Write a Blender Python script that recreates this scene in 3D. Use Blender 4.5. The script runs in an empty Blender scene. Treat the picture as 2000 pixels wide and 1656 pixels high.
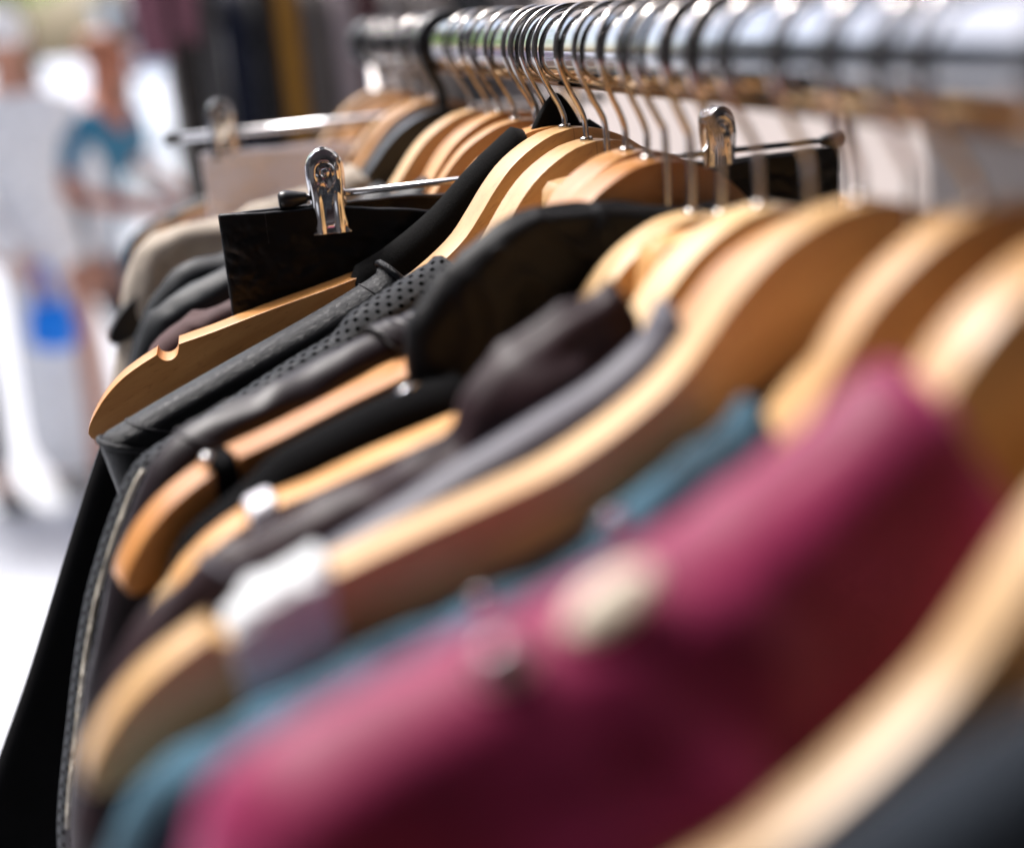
import bpy, bmesh, math, random
from mathutils import Vector, Matrix, noise
R = math.radians
rnd = random.Random(7)
sc = bpy.context.scene
col = sc.collection

# ------------------------------------------------------------------ camera
def setup_camera():
    f, vx, vy, s = 2500.0, 300.0, 75.0, 0.08
    Y = Vector((vx-1000, 828-vy, -f)).normalized()
    Z = Vector((1, s, 0)).cross(Y)
    if Z.y < 0: Z = -Z
    Z.normalize(); X = Y.cross(Z)
    return Matrix((X, Y, Z)), Vector((-0.1842, 0.0, 1.5202)), f
CM, CAM, FPX = setup_camera()          # CM: camera axes -> world
cd = bpy.data.cameras.new('camera'); cam = bpy.data.objects.new('camera', cd); col.objects.link(cam)
cam.matrix_world = Matrix.Translation(CAM) @ CM.to_4x4()
cd.sensor_width = 36; cd.lens = 45; cd.clip_start = 0.01; cd.clip_end = 500
cd.dof.use_dof = True; cd.dof.focus_distance = 0.610; cd.dof.aperture_fstop = 2.35; cd.dof.aperture_blades = 9
sc.camera = cam

# ------------------------------------------------------------------ light
w = bpy.data.worlds.new('World'); sc.world = w; w.use_nodes = True
nt = w.node_tree; bg = nt.nodes['Background']
sky = nt.nodes.new('ShaderNodeTexSky'); sky.sky_type = 'NISHITA'; sky.sun_disc = False
SUN_EL, SUN_AZ = R(58), R(-38)         # azimuth from +Y towards +X
sky.sun_elevation = SUN_EL; sky.sun_rotation = SUN_AZ
sky.air_density = 1.0; sky.dust_density = 4.0; sky.ozone_density = 1.0
nt.links.new(sky.outputs[0], bg.inputs[0]); bg.inputs[1].default_value = 0.09
sl = bpy.data.lights.new('sun', 'SUN'); so = bpy.data.objects.new('sun', sl); col.objects.link(so)
sl.energy = 1.5; sl.angle = R(14); sl.color = (1, 0.985, 0.98)
sd = Vector((math.sin(SUN_AZ)*math.cos(SUN_EL), math.cos(SUN_AZ)*math.cos(SUN_EL), math.sin(SUN_EL)))
so.rotation_euler = sd.to_track_quat('Z', 'Y').to_euler()
sc.view_settings.view_transform = 'Standard'; sc.view_settings.look = 'None'
sc.view_settings.exposure = 1.75; sc.view_settings.gamma = 1; sc.view_settings.use_curve_mapping = False
sc.render.engine = 'CYCLES'; sc.cycles.use_denoising = True; sc.cycles.max_bounces = 8
sc.cycles.sample_clamp_indirect = 6

# ------------------------------------------------------------------ helpers
def P(px, py, Y, yaw=0.0):
    """the point of the hanger plane (standing across the rail at Y, turned by yaw) seen at a photo pixel, as (lateral, height)"""
    r = CM @ Vector(((px-1000)/FPX, (828-py)/FPX, -1.0))
    t = R(yaw); n = Vector((-math.sin(t), math.cos(t), 0)); p0 = Vector((0, Y, 1.5))
    k = (p0-CAM).dot(n)/r.dot(n); q = CAM+k*r-p0
    return (q.x*math.cos(t)+q.y*math.sin(t), q.z)

def tag(o, label=None, cat=None, group=None, kind=None):
    if label: o['label'] = label
    if cat: o['category'] = cat
    if group: o['group'] = group
    if kind: o['kind'] = kind
    return o
def empty(name, loc=(0, 0, 0), rz=0, **k):
    o = bpy.data.objects.new(name, None); col.objects.link(o); o.location = loc; o.rotation_euler = (0, 0, rz)
    o.empty_display_size = 0.02
    return tag(o, **k)
def link(name, me, mat, parent=None, smooth=True, **k):
    o = bpy.data.objects.new(name, me); col.objects.link(o)
    if mat: me.materials.append(mat)
    if smooth:
        for p in me.polygons: p.use_smooth = True
    if parent: o.parent = parent
    return tag(o, **k)
def mesh(name, vs, fs, mat, parent=None, smooth=True, **k):
    me = bpy.data.meshes.new(name); me.from_pydata(vs, [], fs); me.update()
    return link(name, me, mat, parent, smooth, **k)
def from_bm(name, bm, mat, parent=None, smooth=True, **k):
    bmesh.ops.recalc_face_normals(bm, faces=bm.faces[:])
    me = bpy.data.meshes.new(name); bm.to_mesh(me); bm.free()
    return link(name, me, mat, parent, smooth, **k)
def crom(pts, n):
    """n points evenly along a Catmull-Rom curve through pts (tuples of any length)"""
    pts = [Vector(p) if len(p) <= 4 else p for p in pts]
    dense = []
    for i in range(len(pts)-1):
        p0 = pts[max(i-1, 0)]; p1 = pts[i]; p2 = pts[i+1]; p3 = pts[min(i+2, len(pts)-1)]
        for k in range(12):
            t = k/12
            dense.append(0.5*((2*p1)+(p2-p0)*t+(2*p0-5*p1+4*p2-p3)*t*t+(3*p1-p0-3*p2+p3)*t**3))
    dense.append(pts[-1])
    L = [0]
    for a, b in zip(dense, dense[1:]): L.append(L[-1]+(b-a).length)
    out = []; j = 0
    for i in range(n):
        s = L[-1]*i/(n-1)
        while j < len(L)-2 and L[j+1] < s: j += 1
        d = L[j+1]-L[j]; t = (s-L[j])/d if d > 1e-9 else 0
        out.append(dense[j].lerp(dense[j+1], min(max(t, 0), 1)))
    return out
def tube_data(pts, r, seg=12, cap=True, flat=1.0):
    pts = [Vector(p) for p in pts]; vs = []; fs = []
    up = None
    for i, p in enumerate(pts):
        d = (pts[min(i+1, len(pts)-1)]-pts[max(i-1, 0)]).normalized()
        if up is None:
            up = Vector((0, 1, 0)) if abs(d.y) < 0.9 else Vector((0, 0, 1))
        a = (up-d*up.dot(d)).normalized(); b = d.cross(a); up = a
        rr = r[i] if isinstance(r, (list, tuple)) else r
        for k in range(seg):
            t = 2*math.pi*k/seg
            vs.append(p+a*math.cos(t)*rr+b*math.sin(t)*rr*flat)
    for i in range(len(pts)-1):
        for k in range(seg):
            fs.append((i*seg+k, i*seg+(k+1) % seg, (i+1)*seg+(k+1) % seg, (i+1)*seg+k))
    if cap:
        fs.append(tuple(range(seg))[::-1]); fs.append(tuple((len(pts)-1)*seg+k for k in range(seg)))
    return vs, fs
def tube(name, pts, r, mat, parent=None, seg=12, flat=1.0, **k):
    vs, fs = tube_data(pts, r, seg, True, flat)
    return mesh(name, vs, fs, mat, parent, **k)
def box_bm(bm, x0, x1, y0, y1, z0, z1, bev=0):
    r = bmesh.ops.create_cube(bm, size=1)
    for v in r['verts']:
        v.co = Vector((x0+(v.co.x+.5)*(x1-x0), y0+(v.co.y+.5)*(y1-y0), z0+(v.co.z+.5)*(z1-z0)))
    if bev:
        es = list({e for v in r['verts'] for e in v.link_edges})
        bmesh.ops.bevel(bm, geom=es, offset=bev, segments=2, profile=.6, affect='EDGES')
def box(name, x0, x1, y0, y1, z0, z1, mat, parent=None, bev=0, smooth=False, **k):
    bm = bmesh.new(); box_bm(bm, x0, x1, y0, y1, z0, z1, bev)
    return from_bm(name, bm, mat, parent, smooth, **k)
def fbm(x, y, z=0.0, o=3):
    s = 0; a = 1; t = 0
    for i in range(o):
        s += a*noise.noise(Vector((x, y, z+i*7.3))); t += a; a *= .5; x *= 2.05; y *= 2.05
    return s/t
def sstep(a, b, x):
    t = min(max((x-a)/(b-a), 0), 1); return t*t*(3-2*t)

# ------------------------------------------------------------------ materials
def newmat(name):
    m = bpy.data.materials.new(name); m.use_nodes = True
    return m, m.node_tree, m.node_tree.nodes['Principled BSDF']
def N(t, kind, **k):
    n = t.nodes.new(kind)
    for a, b in k.items(): setattr(n, a, b)
    return n
def ramp(t, fac, stops):
    r = N(t, 'ShaderNodeValToRGB'); t.links.new(fac, r.inputs[0])
    e = r.color_ramp.elements
    while len(e) < len(stops): e.new(0.5)
    for q, (p, c) in zip(e, stops): q.position = p; q.color = (*c, 1) if len(c) == 3 else c
    return r.outputs[0]
def math_(t, op, a, b=None, c=None):
    n = N(t, 'ShaderNodeMath', operation=op)
    for i, v in enumerate((a, b, c)):
        if v is None: continue
        if hasattr(v, 'links'): t.links.new(v, n.inputs[i])
        else: n.inputs[i].default_value = v
    return n.outputs[0]
def wood(name, c_light, c_dark, rough=.42, coat=.35):
    m, t, b = newmat(name)
    tc = N(t, 'ShaderNodeTexCoord'); sp = N(t, 'ShaderNodeSeparateXYZ'); t.links.new(tc.outputs['Object'], sp.inputs[0])
    ax = math_(t, 'ABSOLUTE', sp.outputs[0])
    along = math_(t, 'SUBTRACT', math_(t, 'MULTIPLY', ax, .9), math_(t, 'MULTIPLY', sp.outputs[2], .43))
    across = math_(t, 'ADD', math_(t, 'MULTIPLY', ax, .43), math_(t, 'MULTIPLY', sp.outputs[2], .9))
    oi = N(t, 'ShaderNodeObjectInfo')
    off = math_(t, 'MULTIPLY', oi.outputs['Random'], 3.0)
    def nz(sa, sc_, sy, scale, det):
        cx = N(t, 'ShaderNodeCombineXYZ')
        t.links.new(math_(t, 'ADD', math_(t, 'MULTIPLY', along, sa), off), cx.inputs[0])
        t.links.new(math_(t, 'MULTIPLY', across, sc_), cx.inputs[1])
        t.links.new(math_(t, 'MULTIPLY', sp.outputs[1], sy), cx.inputs[2])
        n = N(t, 'ShaderNodeTexNoise'); n.inputs['Scale'].default_value = scale; n.inputs['Detail'].default_value = det
        t.links.new(cx.outputs[0], n.inputs['Vector']); return n.outputs[0]
    g1 = nz(9, 75, 75, 2.2, 5); g2 = nz(50, 260, 260, 3, 3); g3 = nz(3, 12, 12, 2, 2)
    base = ramp(t, g1, [(.25, c_dark), (.5, tuple(.5*(x+y) for x, y in zip(c_light, c_dark))), (.72, c_light)])
    fl = ramp(t, g2, [(.30, (.74, .65, .55)), (.40, (1, 1, 1))])
    mx = N(t, 'ShaderNodeMixRGB', blend_type='MULTIPLY'); mx.inputs[0].default_value = .75
    t.links.new(base, mx.inputs[1]); t.links.new(fl, mx.inputs[2])
    pt = ramp(t, g3, [(.3, (.80, .76, .70)), (.6, (1.06, 1.05, 1.03))])
    m2 = N(t, 'ShaderNodeMixRGB', blend_type='MULTIPLY'); m2.inputs[0].default_value = 1
    t.links.new(mx.outputs[0], m2.inputs[1]); t.links.new(pt, m2.inputs[2])
    # glue joint in the middle of the hanger
    jn = math_(t, 'LESS_THAN', ax, .00028)
    m3 = N(t, 'ShaderNodeMixRGB', blend_type='MULTIPLY'); t.links.new(math_(t, 'MULTIPLY', jn, .45), m3.inputs[0])
    t.links.new(m2.outputs[0], m3.inputs[1]); m3.inputs[2].default_value = (.3, .2, .1, 1)
    hv = N(t, 'ShaderNodeHueSaturation')
    rn2 = math_(t, 'FRACT', math_(t, 'MULTIPLY', oi.outputs['Random'], 7.31))
    t.links.new(math_(t, 'MULTIPLY_ADD', rn2, .022, .489), hv.inputs['Hue'])
    t.links.new(math_(t, 'MULTIPLY_ADD', rn2, -.22, 1.06), hv.inputs['Saturation'])
    t.links.new(m3.outputs[0], hv.inputs['Color'])
    t.links.new(math_(t, 'ADD', math_(t, 'MULTIPLY', oi.outputs['Random'], .36), .80), hv.inputs['Value'])
    t.links.new(hv.outputs[0], b.inputs['Base Color'])
    b.inputs['Roughness'].default_value = rough
    b.inputs['Coat Weight'].default_value = coat; b.inputs['Coat Roughness'].default_value = .28
    bp = N(t, 'ShaderNodeBump'); bp.inputs['Strength'].default_value = .12; bp.inputs['Distance'].default_value = .0006
    t.links.new(g2, bp.inputs['Height']); t.links.new(bp.outputs[0], b.inputs['Normal'])
    return m
def metal(name, c=(.62, .62, .63), rough=.1, noise_r=.06):
    m, t, b = newmat(name); b.inputs['Metallic'].default_value = 1
    b.inputs['Base Color'].default_value = (*c, 1)
    n = N(t, 'ShaderNodeTexNoise'); n.inputs['Scale'].default_value = 60; n.inputs['Detail'].default_value = 4
    tc = N(t, 'ShaderNodeTexCoord'); t.links.new(tc.outputs['Object'], n.inputs['Vector'])
    t.links.new(math_(t, 'MULTIPLY_ADD', n.outputs[0], noise_r, rough), b.inputs['Roughness'])
    return m
def plain(name, c, rough=.6, var=.15, scale=25, spec=.5, bump=0, bscale=400, metallic=0, coords='Object', sheen=0, emit=None, bdist=.0005):
    m, t, b = newmat(name)
    tc = N(t, 'ShaderNodeTexCoord')
    n = N(t, 'ShaderNodeTexNoise'); n.inputs['Scale'].default_value = scale; n.inputs['Detail'].default_value = 5
    t.links.new(tc.outputs[coords], n.inputs['Vector'])
    t.links.new(ramp(t, n.outputs[0], [(.3, tuple(x*(1-var) for x in c)), (.7, tuple(min(1, x*(1+var)) for x in c))]), b.inputs['Base Color'])
    b.inputs['Roughness'].default_value = rough; b.inputs['Specular IOR Level'].default_value = spec
    b.inputs['Metallic'].default_value = metallic
    if sheen: b.inputs['Sheen Weight'].default_value = sheen; b.inputs['Sheen Roughness'].default_value = .4
    if bump:
        k = N(t, 'ShaderNodeTexNoise'); k.inputs['Scale'].default_value = bscale; k.inputs['Detail'].default_value = 3
        t.links.new(tc.outputs[coords], k.inputs['Vector'])
        bp = N(t, 'ShaderNodeBump'); bp.inputs['Strength'].default_value = bump; bp.inputs['Distance'].default_value = bdist
        t.links.new(k.outputs[0], bp.inputs['Height']); t.links.new(bp.outputs[0], b.inputs['Normal'])
    return m
def leather(name, c, rough=.36, cell=1100, bump=.5, dist=.0003, perforated=False, spec=.5, wr=.0, pitch=.0052):
    m, t, b = newmat(name)
    tc = N(t, 'ShaderNodeTexCoord')
    v = N(t, 'ShaderNodeTexVoronoi', feature='DISTANCE_TO_EDGE'); v.inputs['Scale'].default_value = cell
    nn = N(t, 'ShaderNodeTexNoise'); nn.inputs['Scale'].default_value = cell*.6; nn.inputs['Detail'].default_value = 3
    t.links.new(tc.outputs['Object'], nn.inputs['Vector'])
    mv = N(t, 'ShaderNodeVectorMath', operation='MULTIPLY_ADD'); mv.inputs[1].default_value = (.0009,)*3
    t.links.new(nn.outputs['Color'], mv.inputs[0]); t.links.new(tc.outputs['Object'], mv.inputs[2])
    t.links.new(mv.outputs[0], v.inputs['Vector'])
    h = ramp(t, v.outputs[0], [(0, (0, 0, 0)), (.25, (1, 1, 1))])
    n2 = N(t, 'ShaderNodeTexNoise'); n2.inputs['Scale'].default_value = 90; n2.inputs['Detail'].default_value = 4
    t.links.new(tc.outputs['Object'], n2.inputs['Vector'])
    hh = math_(t, 'ADD', h, math_(t, 'MULTIPLY', n2.outputs[0], wr))
    colr = ramp(t, n2.outputs[0], [(.3, tuple(x*.8 for x in c)), (.7, tuple(x*1.25 for x in c))])
    last = colr
    if perforated:
        uv = N(t, 'ShaderNodeUVMap'); uv.uv_map = 'UVMap'
        s = N(t, 'ShaderNodeSeparateXYZ'); t.links.new(uv.outputs[0], s.inputs[0])
        cu = math_(t, 'DIVIDE', s.outputs[0], pitch); cv = math_(t, 'DIVIDE', s.outputs[1], pitch*.62)
        row = math_(t, 'FLOOR', cv); sh = math_(t, 'MULTIPLY', math_(t, 'MODULO', math_(t, 'ADD', row, 100), 2), .5)
        fu = math_(t, 'SUBTRACT', math_(t, 'FRACT', math_(t, 'ADD', cu, sh)), .5)
        fv = math_(t, 'MULTIPLY', math_(t, 'SUBTRACT', math_(t, 'FRACT', cv), .5), .62)
        d = math_(t, 'MAXIMUM', math_(t, 'ABSOLUTE', fu), math_(t, 'ABSOLUTE', fv))
        hole = math_(t, 'LESS_THAN', d, .17)
        mx = N(t, 'ShaderNodeMixRGB'); t.links.new(hole, mx.inputs[0]); t.links.new(colr, mx.inputs[1]); mx.inputs[2].default_value = (.0015, .0015, .0015, 1)
        last = mx.outputs[0]
        t.links.new(math_(t, 'MULTIPLY_ADD', hole, -spec, spec), b.inputs['Specular IOR Level'])
        edge = math_(t, 'MULTIPLY', math_(t, 'LESS_THAN', d, .2), -3.0)
        hh = math_(t, 'ADD', hh, edge)
    else:
        b.inputs['Specular IOR Level'].default_value = spec
    t.links.new(last, b.inputs['Base Color']); b.inputs['Roughness'].default_value = rough
    bp = N(t, 'ShaderNodeBump'); bp.inputs['Strength'].default_value = bump; bp.inputs['Distance'].default_value = dist
    t.links.new(hh, bp.inputs['Height']); t.links.new(bp.outputs[0], b.inputs['Normal'])
    return m
def cloth(name, c, rough=.85, weave=1500, bump=.4, sheen=.15, var=.2, spec=.2, tint=None):
    m, t, b = newmat(name)
    tc = N(t, 'ShaderNodeTexCoord')
    n = N(t, 'ShaderNodeTexNoise'); n.inputs['Scale'].default_value = 40; n.inputs['Detail'].default_value = 6
    t.links.new(tc.outputs['Object'], n.inputs['Vector'])
    t.links.new(ramp(t, n.outputs[0], [(.3, tuple(x*(1-var) for x in c)), (.7, tuple(min(1, x*(1+var)) for x in c))]), b.inputs['Base Color'])
    b.inputs['Roughness'].default_value = rough; b.inputs['Specular IOR Level'].default_value = spec
    b.inputs['Sheen Weight'].default_value = sheen; b.inputs['Sheen Roughness'].default_value = .5
    if tint: b.inputs['Sheen Tint'].default_value = (*tint, 1)
    k = N(t, 'ShaderNodeTexNoise'); k.inputs['Scale'].default_value = weave; k.inputs['Detail'].default_value = 2
    t.links.new(tc.outputs['Object'], k.inputs['Vector'])
    bp = N(t, 'ShaderNodeBump'); bp.inputs['Strength'].default_value = bump; bp.inputs['Distance'].default_value = .0004
    t.links.new(k.outputs[0], bp.inputs['Height']); t.links.new(bp.outputs[0], b.inputs['Normal'])
    return m

WOOD = wood('golden_wood', (.60, .325, .105), (.47, .22, .055))
WOOD_PALE = wood('pale_wood', (.64, .39, .165), (.54, .28, .09))
WOOD_ORANGE = wood('orange_wood', (.66, .32, .09), (.52, .22, .05), rough=.3, coat=.4)
CHROME = metal('chrome', (.66, .66, .67), .05, .05)
RAIL = metal('polished_steel', (.50, .50, .51), .07, .06)
WIRE = metal('hook_steel', (.50, .48, .46), .12, .08)
BLACK_PLASTIC = plain('black_plastic', (.012, .012, .013), .35, .2)
DARK_METAL = plain('dark_metal', (.03, .03, .032), .4, .2, metallic=.6)
WHITE_FOAM = plain('white_foam', (.60, .62, .64), .7, .04, 60, bump=.5, bscale=300)
WHITE_PLASTIC = plain('white_plastic', (.78, .76, .82), .3, .03)
L_GRAIN = leather('black_grain_leather', (.005, .006, .008), .36, 1300, .5, .0003, spec=.30)
CREAM = plain('pale_cream', (.85, .76, .60), .5, .05)
L_SMOOTH = leather('black_smooth_leather', (.003, .003, .0035), .42, 1500, .2, .0002, wr=1.0, spec=.2)
L_PERF = leather('perforated_leather', (.013, .016, .021), .46, 1300, .8, .0003, spec=.3, perforated=True, pitch=.0060)
SATIN = leather('dark_brown_satin', (.012, .007, .009), .40, 2500, .12, .0002, wr=.8, spec=.28)
THREAD = plain('black_thread', (.02, .02, .022), .7)
KNIT = cloth('black_knit', (.005, .005, .005), .95, 1400, 1.0, .03, spec=.1)
BLACK_WOOL = cloth('black_wool', (.003, .003, .0035), .9, 900, .4, .0, spec=.08)
BROWN_SILK = leather('purple_brown_silk', (.026, .013, .016), .46, 2500, .1, .0002, wr=.8, spec=.22)
GREY_LINING = cloth('grey_lining', (.07, .066, .09), .5, 1500, .1, .2, .1, .4)
TEAL = cloth('teal_denim', (.028, .080, .118), .75, 500, .5, .15, .7)
MAGENTA = cloth('magenta_cloth', (.215, .0045, .052), .55, 700, .2, .5, .12, .4, tint=(1, .28, .58))
NAVY = cloth('slate_cloth', (.011, .016, .024), .8, 700, .3, .1)
BEIGE = cloth('beige_cloth', (.42, .36, .29), .8, 500, .3, .1)
CHARCOAL = cloth('charcoal_cloth', (.006, .008, .010), .55, 500, .3, .03, .3, .3)
MAROON = cloth('dull_maroon_cloth', (.07, .035, .035), .7, 500, .3, .1)
PALE = cloth('pale_cloth', (.82, .80, .84), .8, 500, .2, .1, .05)
PIPING = plain('pale_piping', (.60, .55, .45), .45, .2, 200)

# ------------------------------------------------------------------ wooden hangers
RX, RR = 0.008, 0.0180                 # rail axis (across) and radius
HP = [(0, -.036), (-.012, -.0375), (-.025, -.0425), (-.036, -.049), (-.046, -.058), (-.056, -.069), (-.066, -.079),
      (-.08, -.088), (-.095, -.0955), (-.11, -.101), (-.15, -.1105), (-.178, -.1178)]
NOTCH = [(-.1945, -.1214), (-.1958, -.1262), (-.1985, -.1285), (-.2020, -.1288), (-.2047, -.1268), (-.2052, -.1245)]
TIP = [(-.2060, -.1256), (-.215, -.1300), (-.224, -.1355), (-.233, -.1435), (-.2400, -.1525), (-.2432, -.1582), (-.2434, -.1618), (-.2405, -.1644)]
LOW = [(-.236, -.1640), (-.215, -.1570), (-.19, -.1475), (-.15, -.134), (-.11, -.122), (-.085, -.113), (-.06, -.099), (-.04, -.087), (-.02, -.079), (0, -.0765)]
BLOCK = [(0, -.042), (-.02, -.0425), (-.0315, -.044), (-.0335, -.048), (-.037, -.068), (-.045, -.078), (-.06, -.085), (-.08, -.091), (-.095, -.0965), (-.11, -.101), (-.15, -.1105), (-.178, -.1178)]
DEEP = [(p[0], p[1]-.020*sstep(-.10, -.03, p[0])) for p in LOW]
def hanger_outline(kind, notch):
    top = [(v.x, v.y) for v in crom([(*p, 0) for p in (BLOCK if kind == 'block' else HP)], 36)]
    left = top + ([(-.1940, -.1214)] + [(v.x, v.y) for v in crom([(*q, 0) for q in NOTCH], 14)] if notch else []) + [(v.x, v.y) for v in crom([(*q, 0) for q in TIP], 22)]
    low = [(v.x, v.y) for v in crom([(*p, 0) for p in (DEEP if kind == 'deep' else LOW)], 24)]
    half = left+low
    return half+[(-x, z) for x, z in reversed(half[1:-1])]
def hanger_mesh(kind='dome', notch=True, T=.017):
    out = hanger_outline(kind, notch)
    bm = bmesh.new()
    a = [bm.verts.new((x, -T/2, z)) for x, z in out]
    b = [bm.verts.new((x, T/2, z)) for x, z in out]
    f1 = bm.faces.new(a); f2 = bm.faces.new(b[::-1])
    n = len(out)
    for i in range(n): bm.faces.new((a[i], b[i], b[(i+1) % n], a[(i+1) % n]))
    bmesh.ops.recalc_face_normals(bm, faces=bm.faces[:])
    es = list(f1.edges)+list(f2.edges)
    bmesh.ops.bevel(bm, geom=es, offset=.0015, segments=4, profile=.5, affect='EDGES', clamp_overlap=True)
    bmesh.ops.triangulate(bm, faces=[f for f in bm.faces if len(f.verts) > 8])
    me = bpy.data.meshes.new('hanger_body'); bm.to_mesh(me); bm.free()
    me.polygons.foreach_set('use_smooth', [True]*len(me.polygons))
    try: me.set_sharp_from_angle(angle=R(35))
    except Exception: pass
    return me
MESHES = {}
def hook_points(drop, r=.0198, turn=38, stem_x=0.0):
    pts = []
    for k in range(30):
        a = R(-turn+(180+turn+8)*k/29)
        pts.append((RX+r*math.cos(a), 0, r*math.sin(a)+.0000))
    pts += [(RX-r*.88, 0, -.0098), (-.0060, 0, -.0172), (-.0022+stem_x, 0, -.0245), (stem_x, 0, -.0310), (stem_x, 0, -.034-drop), (stem_x, 0, -.044-drop)]
    return [tuple(v) for v in crom(pts, 90)]
def wooden_hanger(Y, yaw, label, drop=0, scale=1.0, kind='dome', notch=True, mat=None, hookyaw=None, wire=.00138, roll=0, hookmat=None, turn=38, T=.017, group='wooden hangers along the rail'):
    root = empty('wooden_hanger', (0, Y, 1.5), R(yaw), label=label, cat='clothes hanger', group=group)
    mat = mat or WOOD
    key = (kind, notch, mat.name, T)
    if key not in MESHES:
        MESHES[key] = hanger_mesh(kind, notch, T); MESHES[key].materials.append(mat)
    o = bpy.data.objects.new('body', MESHES[key]); col.objects.link(o); o.parent = root
    o.scale = (scale, 1, scale); o.location = (0, 0, -.036*(1-scale)-drop)
    if hookyaw is None: hookyaw = rnd.uniform(-16, 16)
    h = tube('hook', hook_points(drop, turn=turn), wire, hookmat or WIRE, root, 10)
    if hookyaw: h.rotation_euler = (0, 0, R(hookyaw))
    root.rotation_euler = (0, R(-roll), R(yaw))
    col_ = tube('ferrule', [(0, 0, -.0345-drop), (0, 0, -.0362-drop)], [.0028, .0032], hookmat or WIRE, root, 14)
    return root

# ------------------------------------------------------------------ garments
def inflate(name, outer, mat, parent, w=.010, wb=.016, mid=-.25, fold=.004, seed=0, ramp_d=(.01, .10), nS=220, nD=30, squeeze=.3, spine=.1,
            fold_sc=34, crease=0.0, cr_sc=20, fine=0.0, closed_bottom=True, **k):
    """A hanging garment: outer = outline (lateral, height[, half width]) from the bottom left over the shoulders to the
    bottom right. A soft shell is grown inwards from it, round over the shoulder ridge, with hanging folds below."""
    pts = [(p[0], p[1], p[2] if len(p) > 2 else w) for p in outer]
    path = crom(pts, nS)
    vs = []; uvs = []; D = []
    for i in range(nD):
        t = i/(nD-1); D.append(t)
    def S(i, d, side):
        p = path[i]; wi = p.z
        q = Vector((p.x*spine, p.y if p.y < mid else mid+(p.y-mid)*squeeze))
        dv = q-Vector((p.x, p.y)); L = max(dv.length, 1e-6); dn = dv/L
        x = p.x+dn.x*d; z = p.y+dn.y*d
        rr = wi*1.0
        e = math.sqrt(max(0, 1-(1-min(d/rr, 1))**2))
        wid = (wi+(wb-wi)*(sstep(*ramp_d, d) if ramp_d[0] > 0 else min(1, d/ramp_d[1])**.8))*e
        g = sstep(.004, .08, d)
        f = fold*g*(fbm(x*fold_sc+seed*3.1, z*fold_sc*.22+seed, side*5)*1.6)
        fm = fine*sstep(.001, .008, d)*fbm(x*130+seed, z*130, side*3, 3)
        rdg = fine*.6*fbm(p.x*70+seed, p.y*70, 4)
        if crease:
            w1 = noise.noise(Vector((x*cr_sc*.9+seed+z*cr_sc*.5, z*cr_sc*1.1-x*cr_sc*.6, side*4.0)))
            w2 = noise.noise(Vector((x*cr_sc*2.1+seed*2+7, z*cr_sc*1.7+x*cr_sc, side*9.0)))
            c_ = crease*(max(0, 1-abs(w1)*4.5)**1.4*1.3+.6*max(0, 1-abs(w2)*4)**1.5-.5+1.2*w1)
            fm += c_*sstep(.0, .014, d); rdg += c_*.55
        return Vector((x, side*(wid+f+fm), z+rdg))
    rows = []
    lens = []
    for i in range(nS):
        p = path[i]
        q = Vector((p.x*spine, p.y if p.y < mid else mid+(p.y-mid)*squeeze))
        lens.append((q-Vector((p.x, p.y))).length)
    arc = [0]
    for a, b in zip(path, path[1:]): arc.append(arc[-1]+math.hypot(a.x-b.x, a.y-b.y))
    prof = []
    for j in range(nD):
        t = j/(nD-1)
        prof.append(t)
    def depth(j, i):
        if j <= 9:
            a = j/9*math.pi/2
            return path[i].z*(1-math.cos(a))
        t = (j-9)/(nD-10)
        d0 = path[i].z
        return d0+(lens[i]-d0)*t**1.5
    cols = []
    for j in range(nD-1, 0, -1): cols.append((j, -1))
    for j in range(0, nD): cols.append((j, 1))
    W = len(cols)
    for i in range(nS):
        for (j, sd_) in cols:
            d = depth(j, i)
            vs.append(S(i, d, sd_))
            aa = (path[i].z*(math.pi/2)*min(j/9, 1)+max(0, d-path[i].z))*sd_
            uvs.append((arc[i], aa))
    fs = []
    for i in range(nS-1):
        for c in range(W-1):
            a = i*W+c; fs.append((a, a+1, a+W+1, a+W))
    o = mesh(name, vs, fs, mat, parent, **k)
    uv = o.data.uv_layers.new(name='UVMap')
    for lp in o.data.loops: uv.data[lp.index].uv = uvs[lp.vertex_index]
    def surf(s, d, side=-1, lift=.0):
        i = min(max(int(s*(nS-1)), 0), nS-1); v = S(i, max(d, .0), side)
        n = Vector((0, side, 0)) if d > path[i].z*.6 else Vector((0, side*.6, .8))
        return v+n*lift
    def near(u, z):
        return min(range(nS), key=lambda i: (path[i].x-u)**2+(path[i].y-z)**2)/(nS-1)
    return o, surf, near
def px_path(pts, Y, yaw):
    return [(*P(p[0], p[1], Y, yaw), *(p[2:] if len(p) > 2 else ())) for p in pts]
def outline(left, bottom=-.62, neck_z=None, neckw=None, right=None, bx=None):
    """left: from the neck end to the sleeve/hem; returns bottom-left .. neck .. bottom-right"""
    L = [tuple(p) for p in left]
    lx, lz = L[-1][0], L[-1][1]
    ex = bx if bx is not None else lx-.02; m_ = lz-L[-2][1]; st_ = max(.02, min(.06, -m_)); zz = lz; xx = lx; L0 = []
    while zz-st_ > bottom+.03:
        zz -= st_; st_ *= 1.35; L0.append((lx+(ex-lx)*(lz-zz)/(lz-bottom), zz))
    L += L0; L.append((ex, bottom))
    nx, nz = L[0][0], L[0][1]
    dip = neck_z if neck_z is not None else nz-.06
    e = lambda p: (p[2],) if len(p) > 2 else ()
    out = L[::-1]+[(nx*.75, (nz+dip)/2-.01), (nx*.3, dip), (-nx*.3, dip), (-nx*.75, (nz+dip)/2-.01)]
    Rr = right or [(-p[0], p[1], *e(p)) for p in L]
    return out+list(Rr)
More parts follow.
